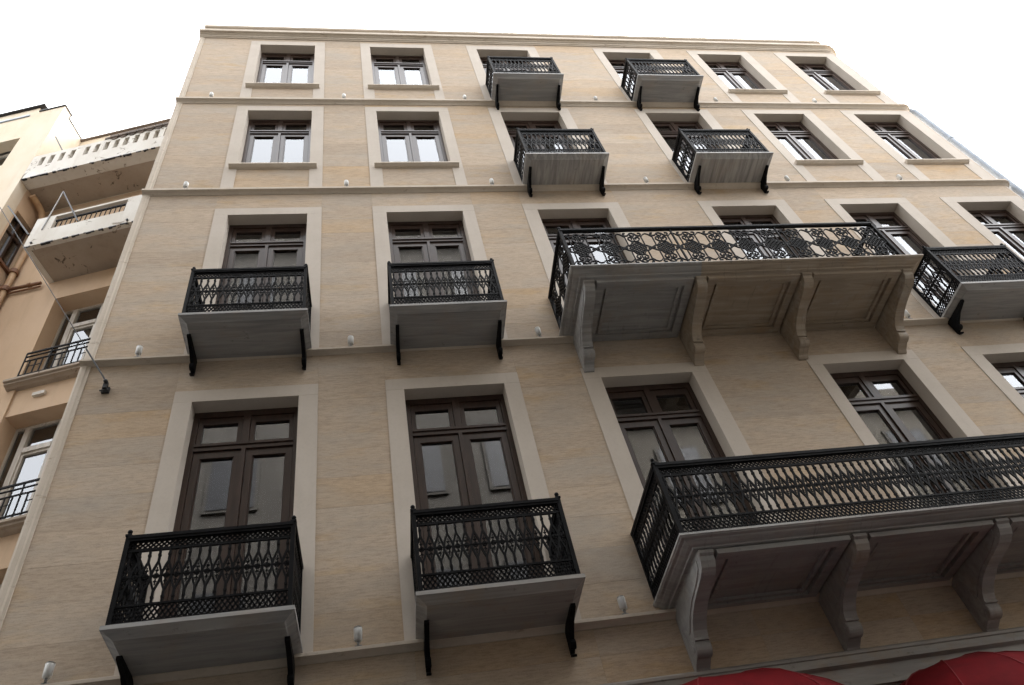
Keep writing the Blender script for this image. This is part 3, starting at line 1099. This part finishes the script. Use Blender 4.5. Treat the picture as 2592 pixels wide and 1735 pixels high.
def nwindow(a, b, z0, z1, zt):
    m = MB()
    y0, y1 = 0.29, 0.35
    m.box(a, a + 0.03, y0, y1, z0, z1).box(b - 0.03, b, y0, y1, z0, z1).box(a + .03, b - .03, y0, y1, z1 - 0.05, z1).box(a + .03, b - .03, y0, y1, z0, z0 + 0.06)
    mull = [(-2.19, -2.10), (-1.65, -1.54), (-1.10, -1.01)]
    for p, q in mull:
        m.box(p, q, y0 - 0.02, y1, z0 + 0.06, z1 - 0.05)
    m.box(-2.10, -1.65, y0 - 0.03, y1, zt - 0.115, zt - 0.02).box(-1.54, -1.10, y0 - 0.03, y1, zt - 0.115, zt - 0.02)
    for p, q in ((-2.10, -1.65), (-1.54, -1.10)):
        m.box(p, p + 0.035, y0, y1, z0 + 0.06, zt - 0.115).box(q - 0.035, q, y0, y1, z0 + 0.06, zt - 0.115)
        m.box(p + .035, q - .035, y0, y1, zt - 0.16, zt - 0.115)
    win = nobj('window', m, M['greywood'])
    for p, q, za, zb in ((-2.34, -2.19, z0 + .06, z1 - .05), (-2.07, -1.68, z0 + .06, zt - .14), (-2.10, -1.65, zt - .02, z1 - .05), (-1.51, -1.13, z0 + .06, zt - .14),
                         (-1.54, -1.10, zt - .02, z1 - .05), (-1.01, -0.86, z0 + .06, z1 - .05)):
        nobj('pane', MB().box(p, q, 0.325, 0.331, za, zb), M['glass'], win)
    nobj('sill', MB().prism([(0.29, z0 - 0.01), (-0.19, z0 - 0.03), (-0.19, z0 - 0.075), (-0.15, z0 - 0.085), (-0.15, z0 - 0.12), (-0.10, z0 - 0.13), (-0.07, z0 - 0.15), (0.0, z0 - 0.16), (0.29, z0 - 0.16)], a - 0.14, b + 0.14), M['soffit'], win)
    # window guard
    g = MB()
    H = 0.62
    ga, gb, y = a + 0.02, b + 0.0, -0.12
    for z, t in ((H, 0.03), (H - 0.09, 0.014), (H - 0.20, 0.016), (0.07, 0.018)):
        g.box(ga, gb, y - 0.012, y + 0.012, z0 + z - t / 2, z0 + z + t / 2)
    n = 14
    for k in range(n + 1):
        x = ga + (gb - ga) * k / n
        top = H if k % 4 == 0 else H - 0.20
        g.box(x - 0.0085, x + 0.0085, y - 0.0085, y + 0.0085, z0 - 0.02, z0 + top)
    for k in (1, 2, 5, 6, 9, 10, 13):
        x = ga + (gb - ga) * (k + 0.5) / n
        g.box(x - (gb - ga) / n / 2, x + (gb - ga) / n / 2, y - 0.005, y + 0.005, z0 + 0.27, z0 + 0.282)
    nobj('window_guard', g, M['iron'], win)
    return win


for q in NW:
    nwindow(*q)

# upper balcony with a pierced parapet, flush with the projecting bay
D = 0.85
PT = 0.27
ub = MB()
zb, ztop = 17.74, 18.74
E0 = -3.645
ub.box(E0, -0.03, -D + PT, 0.0, zb, zb + 0.16)
slots = [-3.39, -3.175, -2.945, -2.71, -2.386, -2.163, -1.944, -1.724, -1.508, -1.28, -1.052, -0.826, -0.60, -0.37]
ub2 = MB()
ub2.box(E0, -0.03, -D, -D + PT, zb - 0.015, 18.215).box(E0, -0.03, -D, -D + PT, 18.60, ztop)
edges = [E0] + [x for s in slots for x in (s - 0.055, s + 0.055)] + [-0.03]
for a, b in zip(edges[0::2], edges[1::2]):
    ub2.box(a, b, -D, -D + PT, 18.215, 18.60)
upb = nobj('upper_balcony', ub, M['soffit'])
nobj('pierced_parapet', ub2, M['parapet'], upb)
for k in range(9):                                                     # tile fringe under the coping towards the stone building
    x = -1.92 + k * 0.2
    t = MB().box(x + .01, x + 0.19, -D - 0.05, -D - 0.003, 18.70 + 0.004 * (k % 2), 18.80).tube([(x + 0.1, -D - 0.03, 18.70), (x + 0.1, -D + 0.05, 18.72)], 0.07, 8)
    nobj('coping_tile', t, M['tile'], upb)
nobj('coping', MB().box(E0 + 1.6, -0.03, -D - 0.02, -D + 0.30, ztop + 0.001, ztop + 0.07), M['tile'], upb)

# lower balcony, free on its left side
lbn = MB()
z2 = 14.735
lbn.box(-2.68, -0.03, -D + 0.10, 0.0, z2, z2 + 0.14)
low = nobj('lower_balcony', lbn, M['soffit'])
pp = MB()
pp.box(-2.69, -0.03, -D, -D + 0.10, z2 - 0.012, 15.21).box(-2.69, -2.31, -D, -D + 0.10, 15.21, 15.70).box(-0.90, -0.03, -D, -D + 0.10, 15.21, 15.70)
pp.box(-2.31, -0.90, -D, -D + 0.10, 15.64, 15.70)
pp.box(-2.69, -2.59, -D + 0.10, 0.0, z2 - 0.012, 15.70)
nobj('parapet', pp, M['parapet'], low)
gr = MB()
gr.box(-2.31, -0.90, -D + 0.03, -D + 0.06, 15.52, 15.56).box(-2.31, -0.90, -D + 0.03, -D + 0.06, 15.25, 15.27)
for k in range(15):
    x = -2.27 + k * 0.095
    gr.box(x - 0.006, x + 0.006, -D + 0.035, -D + 0.05, 15.21, 15.55)
nobj('balcony_grille', gr, M['iron'], low)
dr = MB()
for x in (-2.55, -0.75):
    dr.tube([(x, -D - 0.03, z2 + 0.07), (x, -D + 0.02, z2 + 0.07)], 0.022, 8)
nobj('drain_spout', dr, M['dark'], low)

def ragged(s0, s1, z, parent):
    m = MB()
    x = s0
    while x < s1 - 0.02:
        step = random.uniform(0.03, 0.11)
        if random.random() < 0.65:
            dd = random.uniform(0.010, 0.045)
            m.box(x, min(x + step, s1), -D - 0.004, -D + dd, z - random.uniform(0.006, 0.022), z + random.uniform(0.004, 0.02))
        x += step
    o = nobj('peeling_edge', m, M['dark'], parent)
    o['kind'] = 'stuff'


ragged(-3.62, -0.05, 17.725, upb)
ragged(-2.66, -0.05, 14.723, low)

# the projecting bay, its side wall and side window
by = MB()
BS = -3.65
by.box(-4.36, BS, -D, -D + 0.25, 0, 21.42)
by.box(-9.0, -4.36, -D, -D + 0.25, 0, 18.70).box(-9.0, -4.36, -D, -D + 0.25, 20.05, 21.70)
bay = nobj('bay_front', by, M['cream'])
sd = MB()
sd.box(BS - 0.25, BS, -D + 0.252, 0.36, 0, 15.40).box(BS - 0.25, BS, -D + 0.252, -0.55, 15.40, 16.95).box(BS - 0.25, BS, -0.02, 0.36, 15.40, 16.95)
sd.box(BS - 0.25, BS, -D + 0.252, 0.36, 16.95, 17.74)
nobj('bay_side', sd, M['peach'])
nobj('bay_side_top', MB().box(BS - 0.25, BS, -D + 0.252, 0.36, 17.742, 21.40), M['cream'])
bw = MB().box(BS - 0.16, BS - 0.10, -0.55, -0.50, 15.40, 16.95).box(BS - 0.16, BS - 0.10, -0.07, -0.02, 15.40, 16.95).box(BS - 0.16, BS - 0.10, -0.50, -0.07, 15.40, 15.46).box(BS - 0.16, BS - 0.10, -0.50, -0.07, 16.89, 16.95)
bw.box(BS - 0.17, BS - 0.09, -0.31, -0.26, 15.46, 16.89).box(BS - 0.16, BS - 0.10, -0.50, -0.31, 16.40, 16.45).box(BS - 0.16, BS - 0.10, -0.26, -0.07, 16.40, 16.45)
bwin = nobj('side_window', bw, M['wood'])
nobj('pane', MB().box(BS - 0.132, BS - 0.126, -0.50, -0.31, 15.46, 16.89).box(BS - 0.132, BS - 0.126, -0.26, -0.07, 15.46, 16.89), M['glass'], bwin)
nobj('sill', MB().box(BS - 0.1, BS + 0.06, -0.60, 0.03, 15.32, 15.395), M['rust'], bwin)
tw = MB().box(-9.0, -4.36, -D + 0.30, -D + 0.36, 18.70, 18.80).box(-9, -4.36, -D + 0.30, -D + 0.36, 19.95, 20.05).box(-4.44, -4.36, -D + 0.30, -D + 0.36, 18.80, 19.95)
for x in (-5.2, -6.0, -6.9):
    tw.box(x, x + 0.07, -D + 0.30, -D + 0.36, 18.80, 19.95)
tw.box(-9, -4.44, -D + 0.29, -D + 0.37, 19.30, 19.36)
twin = nobj('bay_window', tw, M['greywood'])
nobj('pane', MB().box(-9.0, -4.44, -D + 0.325, -D + 0.331, 18.80, 19.95), M['glass'], twin)
nobj('bay_room', MB().box(-9, -4.0, 1.2, 1.3, 17.8, 21.3).box(-9, BS - 0.26, -D + 0.4, 1.2, 18.3, 18.4).box(-9, BS - 0.26, -D + 0.26, 1.2, 20.6, 20.7).box(-9, BS - 0.26, 0.36, 1.2, 17.0, 17.1), M['room'])
nobj('bay_coping', MB().box(-4.30, BS + 0.03, -D - 0.03, -D + 0.27, 21.42, 21.465).box(BS - 0.28, BS + 0.025, -D + 0.27, -0.56, 21.42, 21.465), M['dark'])
nobj('bay_roof_edge', MB().box(-9.0, -4.20, -D - 0.07, -D + 0.3, 21.70, 21.755), M['dark'])
nobj('bay_side_flashing', MB().prism([(-0.60, 21.40), (0.36, 21.40), (0.36, 21.22), (-0.60, 21.22)], BS - 0.02, BS + 0.02), M['dark'])
nobj('bay_band', MB().box(-9.0, -4.5, -D - 0.03, -D - 0.001, 21.28, 21.34), M['bluegrey'])

# pipes on the neighbour
nobj('waste_pipe', MB().tube([(-3.50, -0.08, 3.0), (-3.50, -0.08, 17.2), (-3.52, -0.14, 17.45), (-3.53, -0.30, 17.52), (-3.54, -0.52, 17.55)], 0.065, 10), M['tan'])
nobj('pipe_collar', MB().tube([(-3.50, -0.08, 15.25), (-3.50, -0.08, 15.36)], 0.085, 10).tube([(-3.50, -0.08, 14.68), (-3.50, -0.08, 14.80)], 0.085, 10), M['rust'])
nobj('branch_pipe', MB().tube([(-3.46, -0.07, 14.74), (-2.80, -0.07, 14.70)], 0.035, 8).tube([(-3.46, -0.05, 14.64), (-2.80, -0.05, 14.62)], 0.018, 8).tube([(-3.05, -0.07, 14.715), (-3.0, -0.07, 14.713)], 0.05, 8), M['rust'])
nobj('vent_cap', MB().box(-2.02, -1.82, -0.05, 0.0, 11.40, 11.47), M['parapet'])
# clothes poles leaning out of the balconies
cp = thing('clothes_pole', 'thin bent metal clothes pole standing on the lower balcony of the peach building', 'pole', (-3.26, 2.2, 0), TH)
obj('pole_arm', MB().tube([(-2.47, -D - 0.01, 15.22), (-2.415, -D - 0.02, 16.60)], 0.014, 6), M['steel'], cp)
obj('pole_stay', MB().tube([(-2.415, -D - 0.02, 16.60), (-1.78, -D - 0.01, 15.22)], 0.017, 6), M['dark'], cp)
tag(obj('rod', MB().tube([(-3.534, -D - 0.01, 16.56), (-2.70, -D - 0.005, 15.15)], 0.018, 6), M['dark'], loc=(-3.26, 2.2, 0), rot=(0, 0, TH)),
    'dark rod sloping past the side window of the peach building', 'rod')
tag(obj('rod', MB().tube([(-3.38, -D - 0.01, 19.56), (-3.0, -D + 0.03, 18.70)], 0.016, 6), M['dark'], loc=(-3.26, 2.2, 0), rot=(0, 0, TH)),
    'short dark rod standing on the pierced white parapet', 'rod')

# ------------------------------------------------------------------ right neighbour, only its edge shows
rn = thing('right_building', 'sliver of a pale building with violet blue eave beyond the downpipe', 'building', (15.5, 0.4, 0))
obj('wall', MB().box(-2.1, 8.0, 0.0, 6.0, 0, 13.0), M['cream'], rn)
obj('eave', MB().box(-2.25, 8.0, -0.9, 6.0, 13.0, 13.09), M['cream'], rn)
obj('eave_fascia', MB().box(-2.29, -2.252, -0.95, 6.0, 12.98, 13.12).box(-2.252, 8.0, -0.95, -0.902, 12.98, 13.12), M['violet'], rn)


# ------------------------------------------------------------------ the other side of the street, behind the camera
def street_house(label, x0, x1, y, h, mat, floors, cols_):
    t = thing('street_house', label, 'building', ((x0 + x1) / 2, y, 0))
    hw = (x1 - x0) / 2
    obj('wall', MB().box(-hw, hw, -8, 0, 0, h), mat, t)
    obj('cornice', MB().box(-hw, hw, 0.001, 0.35, h - 0.35, h - 0.05), mat, t)
    fh = (h - 1.2) / floors
    pw = 2 * hw / cols_
    me = MB().box(-0.62, 0.62, 0.002, 0.06, -0.95, 0.95).mesh('window', M['opp'])
    mp = MB().box(-0.54, -0.03, 0.05, 0.075, -0.87, 0.87).box(0.03, 0.54, 0.05, 0.075, -0.87, 0.87).mesh('pane', M['dark'])
    for i in range(floors):
        for j in range(cols_):
            wn = obj('window', me, None, t, loc=(-hw + (j + 0.5) * pw, 0, 0.5 + (i + 0.55) * fh))
            obj('pane', mp, None, wn)
    return t


street_house('grey plastered house across the street behind the camera', -9.0, 4.6, -8.3, 24.8, M['opp'], 6, 6)
street_house('lower buff plastered house across the street behind the camera', 4.6, 16.0, -8.3, 15.8, M['opp2'], 4, 5)
street_house('buff plastered house further left across the street', -24.0, -9.0, -8.3, 18.0, M['opp2'], 5, 6)
